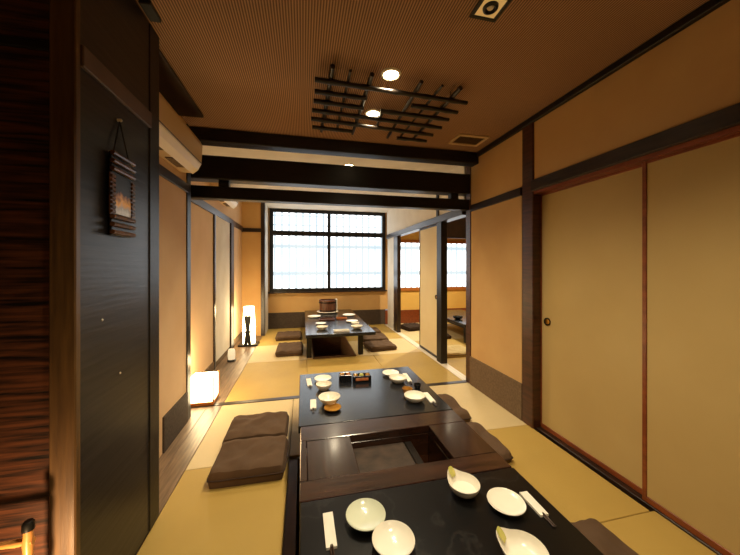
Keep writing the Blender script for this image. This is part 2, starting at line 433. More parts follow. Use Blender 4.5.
# far wall: below / above the windows
b = MB()
b.box(-.75, 1.9, YF, YF+.1, .33, .76); b.box(-.75, -.665, YF, YF+.1, .76, CEIL); b.box(1.79, 1.99, YF, YF+.1, .76, CEIL)
struct('wall_far', b, 'plaster', 'tan plaster wall under the window')
b = MB(); b.box(1.9, 4.6, YF, YF+.1, .30, .76); b.box(1.99, 4.6, YF, YF+.1, 1.89, CEIL); b.box(4.09, 4.6, YF, YF+.1, .74, 1.89)
struct('wall_far.001', b, 'yellow_plaster', 'yellow plaster under the next room\'s window')
b = MB(); b.box(-.75, XR, YF-.015, YF+.09, 0, .33, .003, 1)
struct('baseboard_far', b, 'dark_dado', 'dark grey dado along the window wall')
b = MB(); b.box(XR, 4.6, YF-.015, YF+.09, 0, .30, .003, 1)
struct('baseboard_far.001', b, 'red_wood', 'red brown dado of the next room')
def window(n, x0, x1, z0, z1, midz, mulls, frame='black_wood', label=None):
    fw = .07; y0, y1 = YF-.03, YF+.07
    b = MB()
    b.box(x0, x0+fw, y0, y1, z0, z1); b.box(x1-fw, x1, y0, y1, z0, z1)
    b.box(x0+fw, x1-fw, y0, y1, z0, z0+fw); b.box(x0+fw, x1-fw, y0, y1, z1-fw, z1)
    root = struct('window_%d' % n, b, frame, label)
    zs = [z0+fw, z1-fw]
    if midz:
        t = MB(); t.box(x0+fw, x1-fw, y0, y1-.02, midz-.05, midz+.05, .004, 1); t.build('transom_rail', frame, root)
        zs = [z0+fw, midz-.05, midz+.05, z1-fw]
    xs = [x0+fw] + mulls + [x1-fw]
    for x in mulls:
        t = MB(); t.box(x-.03, x+.03, y0+.01, y1-.02, z0+fw, z1-fw, .003, 1); t.build('mullion', frame, root)
    for a, c in zip(xs, xs[1:]):
        for k in range(0, len(zs), 2):
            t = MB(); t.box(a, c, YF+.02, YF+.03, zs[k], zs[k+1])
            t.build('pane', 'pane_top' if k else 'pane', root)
    return root
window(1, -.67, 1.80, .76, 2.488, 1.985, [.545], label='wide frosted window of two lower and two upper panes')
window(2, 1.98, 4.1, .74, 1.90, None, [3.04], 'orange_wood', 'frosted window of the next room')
b = MB(); b.box(-.70, 1.83, YF-.06, YF-.005, .735, .765, .003, 1)
struct('trim_16', b, 'dark_wood')
# daylight reveal strips beside the window
b = MB(); b.box(-.752, -.70, 5.98, YF, 0, CEIL)
struct('wall_left.003', b, 'white_plaster', 'pale return wall beside the window')
b = MB(); b.box(-.765, -.695, 5.88, 5.985, 0, CEIL, .004, 1)
struct('trim_17', b, 'dark_wood', 'dark post between tall lamp and window')
b = MB(); b.box(-1.15, -.76, 5.9, 6.0, 0, CEIL)
struct('wall_far.003', b, 'plaster', 'tan end wall behind the tall lamp')
b = MB(); b.box(-1.1, -.765, 5.88, 5.905, 1.93, 2.0, .003, 1)
struct('trim_18', b, 'dark_wood')

# ------------------------------------------------------------------ left wall (plank side)
XN = -.95; XW = -1.10
b = MB(); b.box(XN-.1, XN, 1.72, 2.79, 0, CEIL)
struct('wall_left', b, 'pale_plaster', 'tan wall under the air conditioner')
b = MB(); b.box(XW-.1, XW, 2.80, 5.98, 0, CEIL)
struct('wall_left.001', b, 'pale_plaster', 'tan wall along the plank strip beyond the post')
b = MB(); b.box(XN-.1, XN+.008, 2.775, 2.86, 0, CEIL, .005, 1)
struct('trim_19', b, 'black_wood', 'black post at the end of the wall under the air conditioner')
b = MB(); b.box(XN-.02, XN+.015, 1.72, 2.79, 1.915, 1.985, .003, 1)
struct('trim_20', b, 'dark_wood', 'dark rail under the air conditioner')
b = MB(); b.box(XW-.02, XW+.02, 2.9, 5.9, 1.945, 2.03, .003, 1)
struct('trim_21', b, 'dark_wood', 'glossy dark rail along the wall of the plank strip')
b = MB(); b.box(XN-.02, XN+.012, 2.34, 2.78, .0, .25, .003, 1)
struct('baseboard_left', b, 'dark_dado', 'dark grey dado patch at the foot of the wall')
b = MB(); b.box(XW-.02, XW+.012, 2.92, 5.88, 0, .10, .003, 1)
struct('baseboard_left.001', b, 'dado')
b = MB(); b.box(XW-.02, XW+.02, 4.10, 4.15, 0, 1.95, .003, 1); b.box(XW-.02, XW+.045, 4.88, 5.06, 0, 1.95, .003, 1)
struct('trim_22', b, 'dark_wood', 'dark jambs of the pale cupboard door')
b = MB(); b.box(XW, XW+.022, 4.15, 4.88, .08, 1.945, .003, 1)
o = struct('door_7', b, 'white_plaster', 'pale flush door in the wall of the plank strip')
# dark partition
b = MB(); b.box(-1.0, XL, 1.20, 1.665, 0, CEIL)
struct('wall_left.002', b, 'panel', 'dark ribbed partition that holds the plaque')
b = MB(); b.box(XL-.03, XL+.012, 1.20, 1.67, 1.975, 2.05, .003, 1)
struct('trim_23', b, 'rail_wood', 'dark rail across the ribbed partition')
b = MB(); b.box(-1.0, XL+.005, 1.665, 1.765, 0, CEIL, .004, 1)
struct('trim_24', b, 'black_wood', 'black end post of the ribbed partition')
b = MB(); b.box(-.803, XL+.006, 1.172, 1.198, 0, CEIL, .004, 1)
struct('trim_25', b, 'amber_wood', 'corner post between ribbed partition and striped boarding')
b = MB(); b.box(-2.1, -.80, 1.185, 1.27, 0, CEIL)
struct('wall_left.004', b, 'screen_slats', 'striped wooden boarding lit from below')
b = MB(); b.box(-2.1, -.80, 1.175, 1.20, 2.0, 2.03, .003, 1)
struct('trim_26', b, 'black_wood')
b = MB(); b.box(-2.1, -2.0, -2.6, 1.2, 0, CEIL); struct('wall_left.005', b, 'panel')
b = MB(); b.box(-2.1, 1.95, -2.65, -2.55, 0, CEIL); struct('wall_back', b, 'plaster')
# screw heads on the ribbed partition
for (y, z, l) in ((1.316,1.098,'small pale pin in the ribbed partition at seat-back height'), (1.429,.86,'small pale pin low in the ribbed partition')):
    b = MB(); b.lathe([(.0045,0),(.0045,.002),(.002,.004)], 10)
    o = b.build('wall_pin', 'white_metal', smooth=True); o.rotation_euler = (0,PI/2,0); o.location = (XL,y,z)
    tag(o, l, 'pin')

# ------------------------------------------------------------------ plaque
pl = thing('wall_plaque', 'dark wooden hanging plaque with amber and white picture on ribbed partition', 'plaque', (XL, 1.412, 1.42))
W_ = .069; H_ = .325
b = MB()
b.box(.006, .016, -W_, W_, 0, H_, .002, 1)
b.build('backing', 'black', pl)
b = MB()
b.bm.free()
for z in (.0, .03, .06, .245, .275, .305):
    b = MB(); b.tube((.022,-W_-.006,z+.012), (.022,W_+.006,z+.012), .009, n=8); b.build('rung', 'plaque_wood', pl, True)
for s in (-1, 1):
    b = MB()
    b.box(.014, .019, s*W_-.012, s*W_+.012, .08, .24)
    for k in range(9): b.box(.016, .026, s*W_-.0125, s*W_+.0125, .086+k*.017, .097+k*.017, .002, 1)
    b.build('side_binding', 'plaque_wood', pl)
b = MB(); b.box(.016, .021, -W_+.016, W_-.016, .085, .235); b.build('picture', 'picture', pl)
b = MB()
for s in (-1, 1): b.tube((.014, s*W_*.75, H_), (.008, .0, .468), .0028, n=6)
b.build('cord', 'black', pl)
b = MB(); b.lathe([(.006,0),(.007,.012),(.004,.016)], 12)
o = b.build('nail', 'white_metal', pl, True); o.rotation_euler = (0,PI/2,0); o.location = (0,0,.472)

# ------------------------------------------------------------------ air conditioners
def make_ac(name, label, L, loc):
    r = thing(name, label, 'air conditioner', loc)      # origin: wall, low, middle; protrudes +x
    pts = [(0,.0),(.085,.0),(.125,.03),(.15,.075),(.158,.22),(.145,.255),(.10,.265),(0,.265)]
    b = MB(); b.prism([(p[0],p[1]) for p in pts], 'y', -L/2, L/2)
    # prism axis 'y' maps pts to (x,z)
    o = b.build('casing', 'ac_body', r)
    b = MB(); b.prism([(.09,-.008),(.128,.024),(.150,.066),(.156,.064),(.135,.018),(.096,-.016)], 'y', -L/2+.03, L/2-.03)
    b.build('louver', 'ac_vane', r)
    b = MB(); b.prism([(.086,-.003),(.1535,.075),(.156,.081),(.151,.084),(.08,.003)], 'y', -L/2+.02, L/2-.02)
    b.build('outlet_gap', 'black', r)
    b = MB(); b.prism([(.149,.060),(.157,.060),(.158,.071),(.150,.073)], 'y', -L/2+.03, L/2-.03); b.build('lip_highlight', 'white_metal', r)  # white strip added as the highlight along the outlet lip
    b = MB(); b.box(.0, .1, -L/2+.02, L/2-.02, .263, .27); b.build('top_grille', 'dado', r)
    for y in (-L*.2, L*.2):
        b = MB(); b.prism([(.03,-.006),(.085,-.006),(.085,.0),(.03,.0)], 'y', y-.1, y+.1); b.build('drain_slot', 'dado', r)
    return r
make_ac('air_conditioner', 'beige wall air conditioner beside the ribbed partition', .86, (XN, 2.23, 2.045))
make_ac('air_conditioner', 'small-looking air conditioner high on the wall above the cupboard door', .84, (XW, 4.38, 2.16))

# ------------------------------------------------------------------ ceiling lattice
ZL = 2.42
lt = thing('ceiling_lattice', 'dark bamboo lattice hanging flat under the ceiling', 'lattice', (.56, 2.15, ZL))
def cane(x0, y0, x1, y1, r=.0135, dz=0., nodes=4):
    b = MB(); b.bamboo((x0-.56, y0-2.15, dz), (x1-.56, y1-2.15, dz), r*1.12, nodes); return b.build('cane', 'bamboo_dark', lt, True)
cane(.068,1.830,1.10,1.868, nodes=5)
cane(.072,1.955,.415,1.963, nodes=2); cane(.74,1.978,1.10,1.998, nodes=2)
cane(.069,2.068,.42,2.088, nodes=2); cane(.545,2.10,1.09,2.112, nodes=3)
cane(.064,2.195,1.095,2.250, nodes=5)
cane(.059,2.322,1.085,2.390, nodes=5)
cane(.072,2.462,.40,2.470, nodes=2); cane(.80,2.512,1.08,2.516, nodes=2)
for x0, y0, x1, y1, r in ((.166,1.717,.152,2.568,.0125), (.271,1.733,.277,2.54,.008), (.402,1.739,.415,2.558,.012), (.572,2.15,.587,2.36,.010), (.717,1.742,.732,2.564,.011), (.859,1.75,.838,2.54,.0075), (.985,1.748,.963,2.539,.0125)):
    cane(x0, y0, x1, y1, r, .02, 5)
for x, y in ((.16,1.84), (.40,1.85), (.98,1.87), (.16,2.46), (.73,2.36), (.965,2.5)):
    b = MB(); b.tube((x-.56, y-2.15, .0), (x-.56, y-2.15, CEIL-ZL), .002, n=6); b.build('hanger', 'iron', lt)

# ------------------------------------------------------------------ ceiling fixtures
def downlight(x, y, label, energy, lit=True, spot=PI*.72, blend=.9):
    if lit:  # fitting only for seen downlights; the rest are added lamps
        t = thing('downlight', label, 'ceiling light', (x, y, CEIL), 0, 'round downlights')
        b = MB(); b.lathe([(.046,-.004),(.050,-.010),(.062,-.006),(.064,.0)], 32); b.build('trim_ring', 'white_metal', t, True)
        b = MB(); b.lathe([(.001,-.012),(.03,-.011),(.046,-.005),(.046,-.002)], 28); b.build('lens', 'glow_bulb', t, True)
    l = bpy.data.lights.new('downlight_or_added_spot', 'SPOT'); l.energy = energy*.93; l.color = (1.,.83,.56); l.spot_size = spot; l.spot_blend = blend; l.shadow_soft_size = .045
    lo = bpy.data.objects.new('downlight_or_added_spot', l); col.objects.link(lo); lo.location = (x, y, CEIL-.03)
downlight(.532, 1.786, 'lit round downlight on the near side of the bamboo lattice', 90)
downlight(.531, 2.272, 'lit round downlight showing through the bamboo lattice', 75)
downlight(.529, 3.504, 'small lit downlight seen between the two black beams', 100)
downlight(.535, .55, None, 120, False)  # unseen lamp added to light the near table, no fitting
downlight(.535, -.9, None, 25, False)  # unseen fill lamp added behind the camera
downlight(.53, 5.2, None, 130, False)  # unseen lamp added to brighten the far table
downlight(2.7, 5.3, None, 300, False)  # unseen lamp added to brighten the next room
# square fitting
t = thing('square_spotlight', 'square black and gold ceiling spotlight, plate given an added glow', 'ceiling light', (.838, 1.22, CEIL))
b = MB(); h = .068
for (a0,a1,c0,c1) in ((-h,h,-h,-h+.016),(-h,h,h-.016,h),(-h,-h+.016,-h+.016,h-.016),(h-.016,h,-h+.016,h-.016)): b.box(a0,a1,c0,c1,-.012,0,.002,1)
b.build('frame', 'black', t)
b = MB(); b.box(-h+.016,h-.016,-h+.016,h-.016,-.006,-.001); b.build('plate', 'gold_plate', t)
b = MB(); b.lathe([(.016,-.007),(.024,-.018),(.033,-.014),(.035,-.006)], 28); b.build('ring', 'black', t, True)
b = MB(); b.lathe([(.001,-.012),(.012,-.012),(.016,-.007)], 20); b.build('lamp', 'white_metal', t, True)
# vent
t = thing('ceiling_vent', 'square louvred ceiling vent in the corner by the beam', 'vent', (1.52, 2.56, CEIL))
b = MB(); hx, hy = .155, .11
for (a0,a1,c0,c1) in ((-hx,hx,-hy,-hy+.03),(-hx,hx,hy-.03,hy),(-hx,-hx+.03,-hy+.03,hy-.03),(hx-.03,hx,-hy+.03,hy-.03)): b.box(a0,a1,c0,c1,-.012,0,.003,1)
b.build('frame', 'ac_body', t)
b = MB()
for k in range(6): b.box(-hx+.03,hx-.03,-hy+.036+k*.025,-hy+.05+k*.025,-.009,-.003,rot=Matrix.Rotation(.5,3,'X'))
b.build('louvers', 'dado', t)

# ------------------------------------------------------------------ tables
def leg_table(name, label, x0, x1, y0, y1, topmat, legs, th=.045, z=.33, legw=.07, apron=True, skirt='black_wood'):
    cx, cy = (x0+x1)/2, (y0+y1)/2
    t = thing(name, label, 'table', (cx, cy, 0))
    hx, hy = (x1-x0)/2, (y1-y0)/2
    b = MB(); b.box(-hx, hx, -hy, hy, z-th, z, .004, 2); b.build('tabletop', topmat, t)
    if apron:
        b = MB(); i = .06
        b.box(-hx+i,hx-i,-hy+i,-hy+i+.025,z-th-.05,z-th); b.box(-hx+i,hx-i,hy-i-.025,hy-i,z-th-.05,z-th)
        b.box(-hx+i,-hx+i+.025,-hy+i,hy-i,z-th-.05,z-th); b.box(hx-i-.025,hx-i,-hy+i,hy-i,z-th-.05,z-th)
        b.build('apron', skirt, t)
    for (lx, ly, lz) in legs:
        b = MB(); b.box(lx-cx-legw/2, lx-cx+legw/2, ly-cy-legw/2, ly-cy+legw/2, lz, z-th, .004, 1); b.build('leg', skirt, t)
    return t
leg_table('low_table', 'black veined stone low table nearest the camera', -.012, .99, .30, 1.262, 'stone', [(.09,.55,-.5),(.90,.55,-.5),(.09,1.17,-.5),(.90,1.17,-.5)])
leg_table('low_table', 'black low table behind the sunken wooden hearth', -.028, .992, 1.862, 2.75, 'lacquer', [(.09,2.18,0),(.90,2.18,0),(.09,2.64,0),(.90,2.64,0)])
leg_table('low_table', 'long black low table in front of the wide window', .034, 1.005, 4.12, 6.40, 'lacquer', [(.085,4.36,0),(.83,4.36,0),(.085,6.15,0),(.83,6.15,0)], apron=False, z=.37)
leg_table('low_table', 'black low table in the next room', 2.62, 3.45, 4.5, 6.1, 'lacquer', [(2.70,4.6,0),(3.37,4.6,0),(2.70,6.0,0),(3.37,6.0,0)])

# hearth (irori): frame boards, lid at one side, open well with bottom
hx0, hx1, hy0, hy1 = -.014, .988, 1.268, 1.856
h = thing('sunken_hearth', 'polished brown wooden hearth unit between the two near tables', 'hearth', (.49, 1.56, 0))
def hb(x0,x1,y0,y1,z0,z1,name,m,bev=.003): 
    b = MB(); b.box(x0-.49,x1-.49,y0-1.56,y1-1.56,z0,z1,bev,1); return b.build(name, m, h)
hb(hx0,hx1,hy0,1.385,.285,.33,'frame_board','hearth_wood')
hb(hx0,hx1,1.705,hy1,.285,.33,'frame_board','hearth_wood')
hb(.745,hx1,1.386,1.704,.285,.33,'frame_board','hearth_side')
hb(hx0,.018,1.386,1.704,.285,.33,'frame_board','hearth_side')
hb(.02,.262,1.388,1.702,.29,.326,'lid','hearth_side')
b = MB()
for (x0,x1,y0,y1) in ((.03,.955,hy0+.02,hy0+.04),(.03,.955,hy1-.04,hy1-.02),(.03,.05,hy0+.04,hy1-.04),(.935,.955,hy0+.04,hy1-.04)):
    b.box(x0-.49,x1-.49,y0-1.56,y1-1.56,-.02,.285)
b.build('housing', 'hearth_wood', h)
hb(.245,.262,1.375,1.715,.02,.285,'well_side','hearth_side')
hb(.745,.762,1.375,1.715,.02,.285,'well_side','hearth_side')
hb(.262,.745,1.372,1.386,.02,.285,'well_wall','hearth_wood')
hb(.262,.745,1.705,1.718,.02,.285,'well_wall','hearth_wood')
hb(.262,.585,1.386,1.705,.235,.25,'ash_bed','ash')
hb(.60,.745,1.386,1.705,.03,.045,'well_floor','orange_wood')
hb(.585,.625,1.40,1.69,.045,.26,'well_divider','black_wood')
for lx in (.08,.90):
    for ly in (1.33,1.80): hb(lx-.03,lx+.03,ly-.03,ly+.03,-.5,-.02,'leg','black_wood')

# ------------------------------------------------------------------ cushions
def cushion_mesh(w, d, hgt, seed, n=28, rip=.010):
    bm = bmesh.new()
    def pt(i, j, top):
        u, v = i/n*2-1, j/n*2-1
        # rounded square outline, pulled-in sides between the corners
        x = u*w/2*(1-.035*(1-abs(v)**3)*abs(u)**6); y = v*d/2*(1-.035*(1-abs(u)**3)*abs(v)**6)
        kc = 1-.07*(abs(u)*abs(v))**5; x *= kc; y *= kc
        e = (1-abs(u)**9)*(1-abs(v)**9)
        e = max(e, 0)**.26
        q = noise.noise(Vector((u*2.2+seed*3.1, v*2.2, seed)))*rip*1.6 + noise.noise(Vector((u*6+seed, v*3, 2.)))*rip*.7
        zc = hgt*.5
        return (x, y, zc + (hgt*.5*e + q*e if top else -zc*min(1, e*1.35)))
    T = {}; B = {}
    for i in range(n+1):
        for j in range(n+1):
            T[i,j] = bm.verts.new(pt(i,j,True))
            edge = i in (0,n) or j in (0,n)
            B[i,j] = T[i,j] if edge else bm.verts.new(pt(i,j,False))
    for i in range(n):
        for j in range(n):
            bm.faces.new((T[i,j],T[i+1,j],T[i+1,j+1],T[i,j+1]))
            bm.faces.new((B[i,j],B[i,j+1],B[i+1,j+1],B[i+1,j]))
    return bm
def cushion(cx, cy, label, w=.45, d=.45, hgt=.065, seed=1, m='cushion', rz=0., z=0.):
    t = thing('floor_cushion', label, 'cushion', (cx, cy, z), rz, 'floor cushions')
    b = MB(); b.bm.free(); b.bm = cushion_mesh(w, d, hgt, seed)
    b.build('pad', m, t, True)
    p = MB()   # piping cord along the seam
    pts = []
    for k in range(48):
        a = k/48*4; s, f = int(a), a-int(a)
        u, v = ((-1+2*f,-1),(1,-1+2*f),(1-2*f,1),(-1,1-2*f))[s]
        pts.append(Vector((u*w/2*(1-.035*(1-abs(v)**3)*abs(u)**6), v*d/2*(1-.035*(1-abs(u)**3)*abs(v)**6), hgt*.5))*1.)
        pts[-1].x *= 1-.07*(abs(u)*abs(v))**5; pts[-1].y *= 1-.07*(abs(u)*abs(v))**5
    for a, c in zip(pts, pts[1:]+pts[:1]): p.tube(a, c, .0045, n=6)
    p.build('piping', 'cushion_dark', t, True)
    return t
cushion(-.325, 2.068, 'brown floor cushion beside the hearth, the creased one of the pair', .455, .37, .10, 1, rz=-.02)
cushion(-.335, 2.440, 'brown floor cushion beside the middle table, farther one of the pair', .455, .365, .095, 2, rz=-.0)
cushion(1.185, 2.47, 'brown floor cushion at the fusuma side of the middle table', .40, .46, .07, 3, rz=-.03)
cushion(1.165, 1.94, 'brown floor cushion between hearth and yellow sliding door', .40, .46, .07, 4, rz=.0)
cushion(1.225, 1.0, 'brown floor cushion half under the near table, by the sliding door', .40, .44, .07, 5)
cushion(-.195, 4.73, 'brown floor cushion at the near end of far table, plank side', .40, .58, .08, 6)
cushion(-.25, 5.62, 'brown floor cushion against the dark dado under the window', .46, .46, .08, 7)
cushion(1.19, 4.62, 'brown floor cushion at the near end of far table, screen side', .46, .42, .075, 8, rz=.1)
cushion(1.22, 5.13, 'brown floor cushion second along the far table, screen side', .46, .44, .075, 9, rz=-.05)
cushion(1.25, 5.68, 'brown floor cushion nearest the window, screen side of far table', .42, .42, .075, 10)
cushion(2.2, 4.12, 'straw coloured cushion on the next room floor', .5, .46, .06, 11, 'cushion_pale')
cushion(2.2, 5.85, 'dark cushion under the next room window', .42, .42, .09, 12, 'cushion_dark', rz=.2)
cushion(2.42, 5.1, 'dark cushion beside the next room table', .36, .42, .07, 13, 'cushion_dark')

# ------------------------------------------------------------------ tableware
def plate(x, y, label, r=.072, h=.024, z=.33, m='porcelain', name='plate', cat='plate', group=None):
    prof = [(.001,.004),(r*.48,.004),(r*.5,0),(r*.58,0),(r*.6,.004),(r*.9,h*.72),(r,h),(r*.985,h+.002),(r*.86,h*.62+.004),(r*.6,.011),(.001,.009)]
    t = thing(name, label, cat, (x, y, z), 0, group)
    b = MB(); b.lathe(prof[::-1] if False else prof, 40); b.build('body', m, t, True)
    return t
def single(o, label, cat, group=None): return tag(o, label, cat, group)
def dish_mesh(r, h, n=40):
    prof = [(.001,.004),(r*.48,.004),(r*.5,0),(r*.58,0),(r*.6,.004),(r*.9,h*.72),(r,h),(r*.985,h+.002),(r*.86,h*.62+.004),(r*.6,.011),(.001,.009)]
    b = MB(); b.lathe(prof, n); return b
def bowl_mesh(r, h, n=36):
    prof = [(.001,.005),(r*.40,.005),(r*.42,0),(r*.5,0),(r*.52,.006),(r*.78,h*.30),(r*.95,h*.68),(r,h),(r*.975,h+.0015),(r*.90,h*.66),(r*.72,h*.34),(r*.45,.013),(.001,.011)]
    b = MB(); b.lathe(prof, n); return b
def add_plate(x, y, label, r, h, m='porcelain', group='plates', z=.33):
    return single(dish_mesh(r, h).build('plate', m, smooth=True, loc=(x,y,z)), label, 'plate', group)
def add_bowl(x, y, label, r, h, m='porcelain', group='small bowls', z=.33):
    return single(bowl_mesh(r, h).build('bowl', m, smooth=True, loc=(x,y,z)), label, 'bowl', group)
def spouted(x, y, label, r, h, ang, z=.33):
    """small bowl whose rim is pinched up into a leaf-like spout on one side"""
    t = thing('spouted_bowl', label, 'bowl', (x, y, z), 0, 'leaf rimmed bowls')
    def df(rr, zz, a):
        d = math.cos(a-ang); k = max(0, d)**9*(max(0, zz)/h)**2
        return rr*(1+.22*k), zz+.015*k
    prof = [(.001,.005),(r*.40,.005),(r*.42,0),(r*.5,0),(r*.52,.006),(r*.78,h*.30),(r*.95,h*.68),(r,h),(r*.97,h+.0015),(r*.88,h*.66),(r*.72,h*.36),(r*.45,.014),(.001,.012)]
    b = MB(); b.lathe(prof, 60, deform=df); b.build('body', 'porcelain', t, True)
    b = MB()   # glazed leaf tip on the spout
    c = Vector((math.cos(ang), math.sin(ang), 0)); s = Vector((-c.y, c.x, 0))
    P = []
    for i in range(7):
        f = i/6; w = .016*math.sin(PI*(.25+.55*f)); p = c*(r*(.80+.38*f)) + Vector((0,0,h*.66+.008+(h*.34+.015)*f**.8))
        P.append((b.bm.verts.new(p-s*w), b.bm.verts.new(p+Vector((0,0,.003))), b.bm.verts.new(p+s*w)))
    for a, e in zip(P, P[1:]):
        b.bm.faces.new((a[0],a[1],e[1],e[0])); b.bm.faces.new((a[1],a[2],e[2],e[1]))
    b.build('spout_leaf', 'leafgreen', t, True)['label'] = 'yellow green glazed spout'
    return t
def chopsticks(x0, y0, x1, y1, label, w=.04, z=.33):
    """paper sleeve from (x0,y0) far end to (x1,y1) near end, sticks poking out of the near end"""
    d = Vector((x1-x0, y1-y0, 0)); L = d.length; a = math.atan2(d.y, d.x)
    t = thing('chopstick_packet', label, 'chopsticks', ((x0+x1)/2, (y0+y1)/2, z), a, 'paper sleeved chopsticks')
    b = MB(); h = w/2
    b.prism([(-L/2,-h),(L/2,-h),(L/2,-h*.35),(L/2-.012,-h*.2),(L/2-.012,h*.2),(L/2,h*.35),(L/2,h),(-L/2,h)], 'z', 0, .009)
    b.build('paper_sleeve', 'paper', t)
    for s in (-1, 1):
        b = MB(); b.tube((-L/2+.02, s*.005, .0035), (L/2+.05, s*.004, .0045), .0032, .0026, 8); b.build('chopstick', 'chopstick', t, True)
    return t
# near table
chopsticks(.094,1.178,.096,1.030,'white sleeved chopsticks lying beside the pale green plate on near table', .038)
add_plate(.233,1.117,'pale celadon green round plate on the near table by the hearth', .076, .028, 'porcelain_green')
add_plate(.303,.988,'cream round plate touching the celadon plate on the near table', .074, .034, 'porcelain')
spouted(.672,1.165,'cream spouted bowl at the hearth edge of the near table', .066, .045, 1.95)
add_plate(.80,1.062,'cream round plate beside the chopsticks at the fusuma side of near table', .073, .022)
chopsticks(.915,1.105,.912,.985,'white sleeved chopsticks at the fusuma edge of the near table', .036)
spouted(.705,.845,'cream spouted bowl cut off at the photo\'s bottom edge', .072, .048, 2.25)
# middle table
chopsticks(.045,2.62,.055,2.46,'sleeved chopsticks at the far plank-side corner of the middle table', .038)
chopsticks(.072,2.20,.068,2.06,'sleeved chopsticks at the hearth-side corner of the middle table', .040)
add_plate(.164,2.57,'cream plate beside the far chopsticks on the middle table', .072, .022)
add_bowl(.160,2.385,'cream bowl in front of a plate near the middle table\'s plank edge', .062, .045)
o = tag(dish_mesh(.058, .018).build('saucer', 'glaze', smooth=True, loc=(.195,2.03,.33)), 'amber glazed saucer in front of the wide cream plate', 'saucer')
add_plate(.182,2.13,'wide cream plate behind the amber saucer on the middle table', .078, .05)
add_plate(.763,2.57,'cream plate at the far fusuma-side corner of the middle table', .074, .022)
add_bowl(.775,2.40,'cream bowl before a plate at the middle table\'s fusuma side', .074, .042)
chopsticks(.888,2.56,.872,2.37,'sleeved chopsticks beside the far bowl at middle table\'s fusuma side', .036)
add_bowl(.785,2.04,'cream bowl close to the hearth at the middle table\'s fusuma side', .076, .042)
chopsticks(.905,2.135,.90,1.975,'sleeved chopsticks nearest the hearth at middle table\'s fusuma side', .040)
def tea_cup(x, y, label, m, r=.034, h=.05):
    b = MB(); b.lathe([(.001,0),(r*.7,0),(r*.72,.003),(r,h),(r*.92,h),(r*.66,.006),(.001,.006)], 24)
    return tag(b.build('cup', m, smooth=True, loc=(x,y,.33)), label, 'cup', 'small cups')
tea_cup(.775,2.165,'small amber glazed cup behind the bowl close to the hearth', 'glaze', .04, .04)
tea_cup(.885,2.24,'small black cup between chopsticks at middle table\'s fusuma side', 'lacquer', .03, .035)
def caddy(x, y, w, d, hh, label, rz, tops, front=None):
    t = thing('condiment_box', label, 'condiment box', (x, y, .33), rz, 'condiment boxes')
    b = MB(); th = .008
    b.box(-w/2,w/2,-d/2,d/2,0,th); b.box(-w/2,-w/2+th,-d/2,d/2,th,hh,.0015,1); b.box(w/2-th,w/2,-d/2,d/2,th,hh,.0015,1)
    b.box(-w/2+th,w/2-th,-d/2,-d/2+th,th,hh,.0015,1); b.box(-w/2+th,w/2-th,d/2-th,d/2,th,hh,.0015,1)
    b.build('tray', 'lacquer', t)
    n = len(tops)
    for k, m in enumerate(tops):
        xx = -w/2+w*(k+.5)/n
        c = MB(); r = min(w/n, d)*.36
        c.lathe([(.001,th),(r,th),(r,hh*.95),(r*.8,hh*1.08),(r*.35,hh*1.14),(.001,hh*1.16)], 18, xx, 0); c.build('jar', m, t, True)
    if front:
        c = MB(); c.box(-w*.34,w*.34,-d/2-.003,-d/2,.016,hh*.72,.002,1); c.build('front_label', front, t)['label'] = 'orange red label'
    return t
caddy(.348,2.53,.105,.08,.055,'black condiment box on the plank side of the labelled one', -.05, ['glaze','orange_wood'])
M['label_orange'] = mat_noise('orange label', (196,84,34), (226,150,90), .5, 40)
caddy(.483,2.495,.155,.085,.052,'black condiment box with an orange label on the middle table', -.05, ['glaze','leafgreen','glaze'], 'label_orange')
# far table
add_plate(0.278,4.848,'cream plate second from the near end of far table, plank side', .085, .02, z=.37)
add_bowl(0.274,4.454,'cream bowl at near plank-side corner of the far table', .085, .045, z=.37)
add_bowl(0.782,4.397,'cream bowl at near screen-side corner of the far table', .085, .045, z=.37)
add_plate(0.797,4.944,'cream plate second from the near end of far table, screen side', .10, .02, z=.37)
add_bowl(0.802,4.666,'cream bowl between bowl and plate on far table\'s screen side', .065, .04, z=.37)
add_plate(0.20,5.55,'pale plate at the window end of far table, plank side', .12, .02, z=.37)
add_plate(0.84,5.58,'pale plate at the window end of far table, screen side', .12, .02, z=.37)
def tray(x, y, w, d, label, m, rz=0.):
    t = thing('serving_tray', label, 'tray', (x, y, .37), rz, 'trays on the far table')
    b = MB(); b.box(-w/2,w/2,-d/2,d/2,0,.008,.002,1); b.build('base', m, t)
    b = MB(); e = .008
    for a in ((-w/2,w/2,-d/2,-d/2+e),(-w/2,w/2,d/2-e,d/2),(-w/2,-w/2+e,-d/2+e,d/2-e),(w/2-e,w/2,-d/2+e,d/2-e)): b.box(*a,.008,.024)
    b.build('rim', m, t)
    return t
tray(0.533,4.243,.22,.10,'small cream tray at the near edge of the far table', 'porcelain')
tray(0.403,5.203,.26,.16,'dark brown tray across the middle of far table', 'kraft')
tray(0.662,5.261,.18,.14,'orange wooden tray beside the dark tray on far table', 'orange_wood')
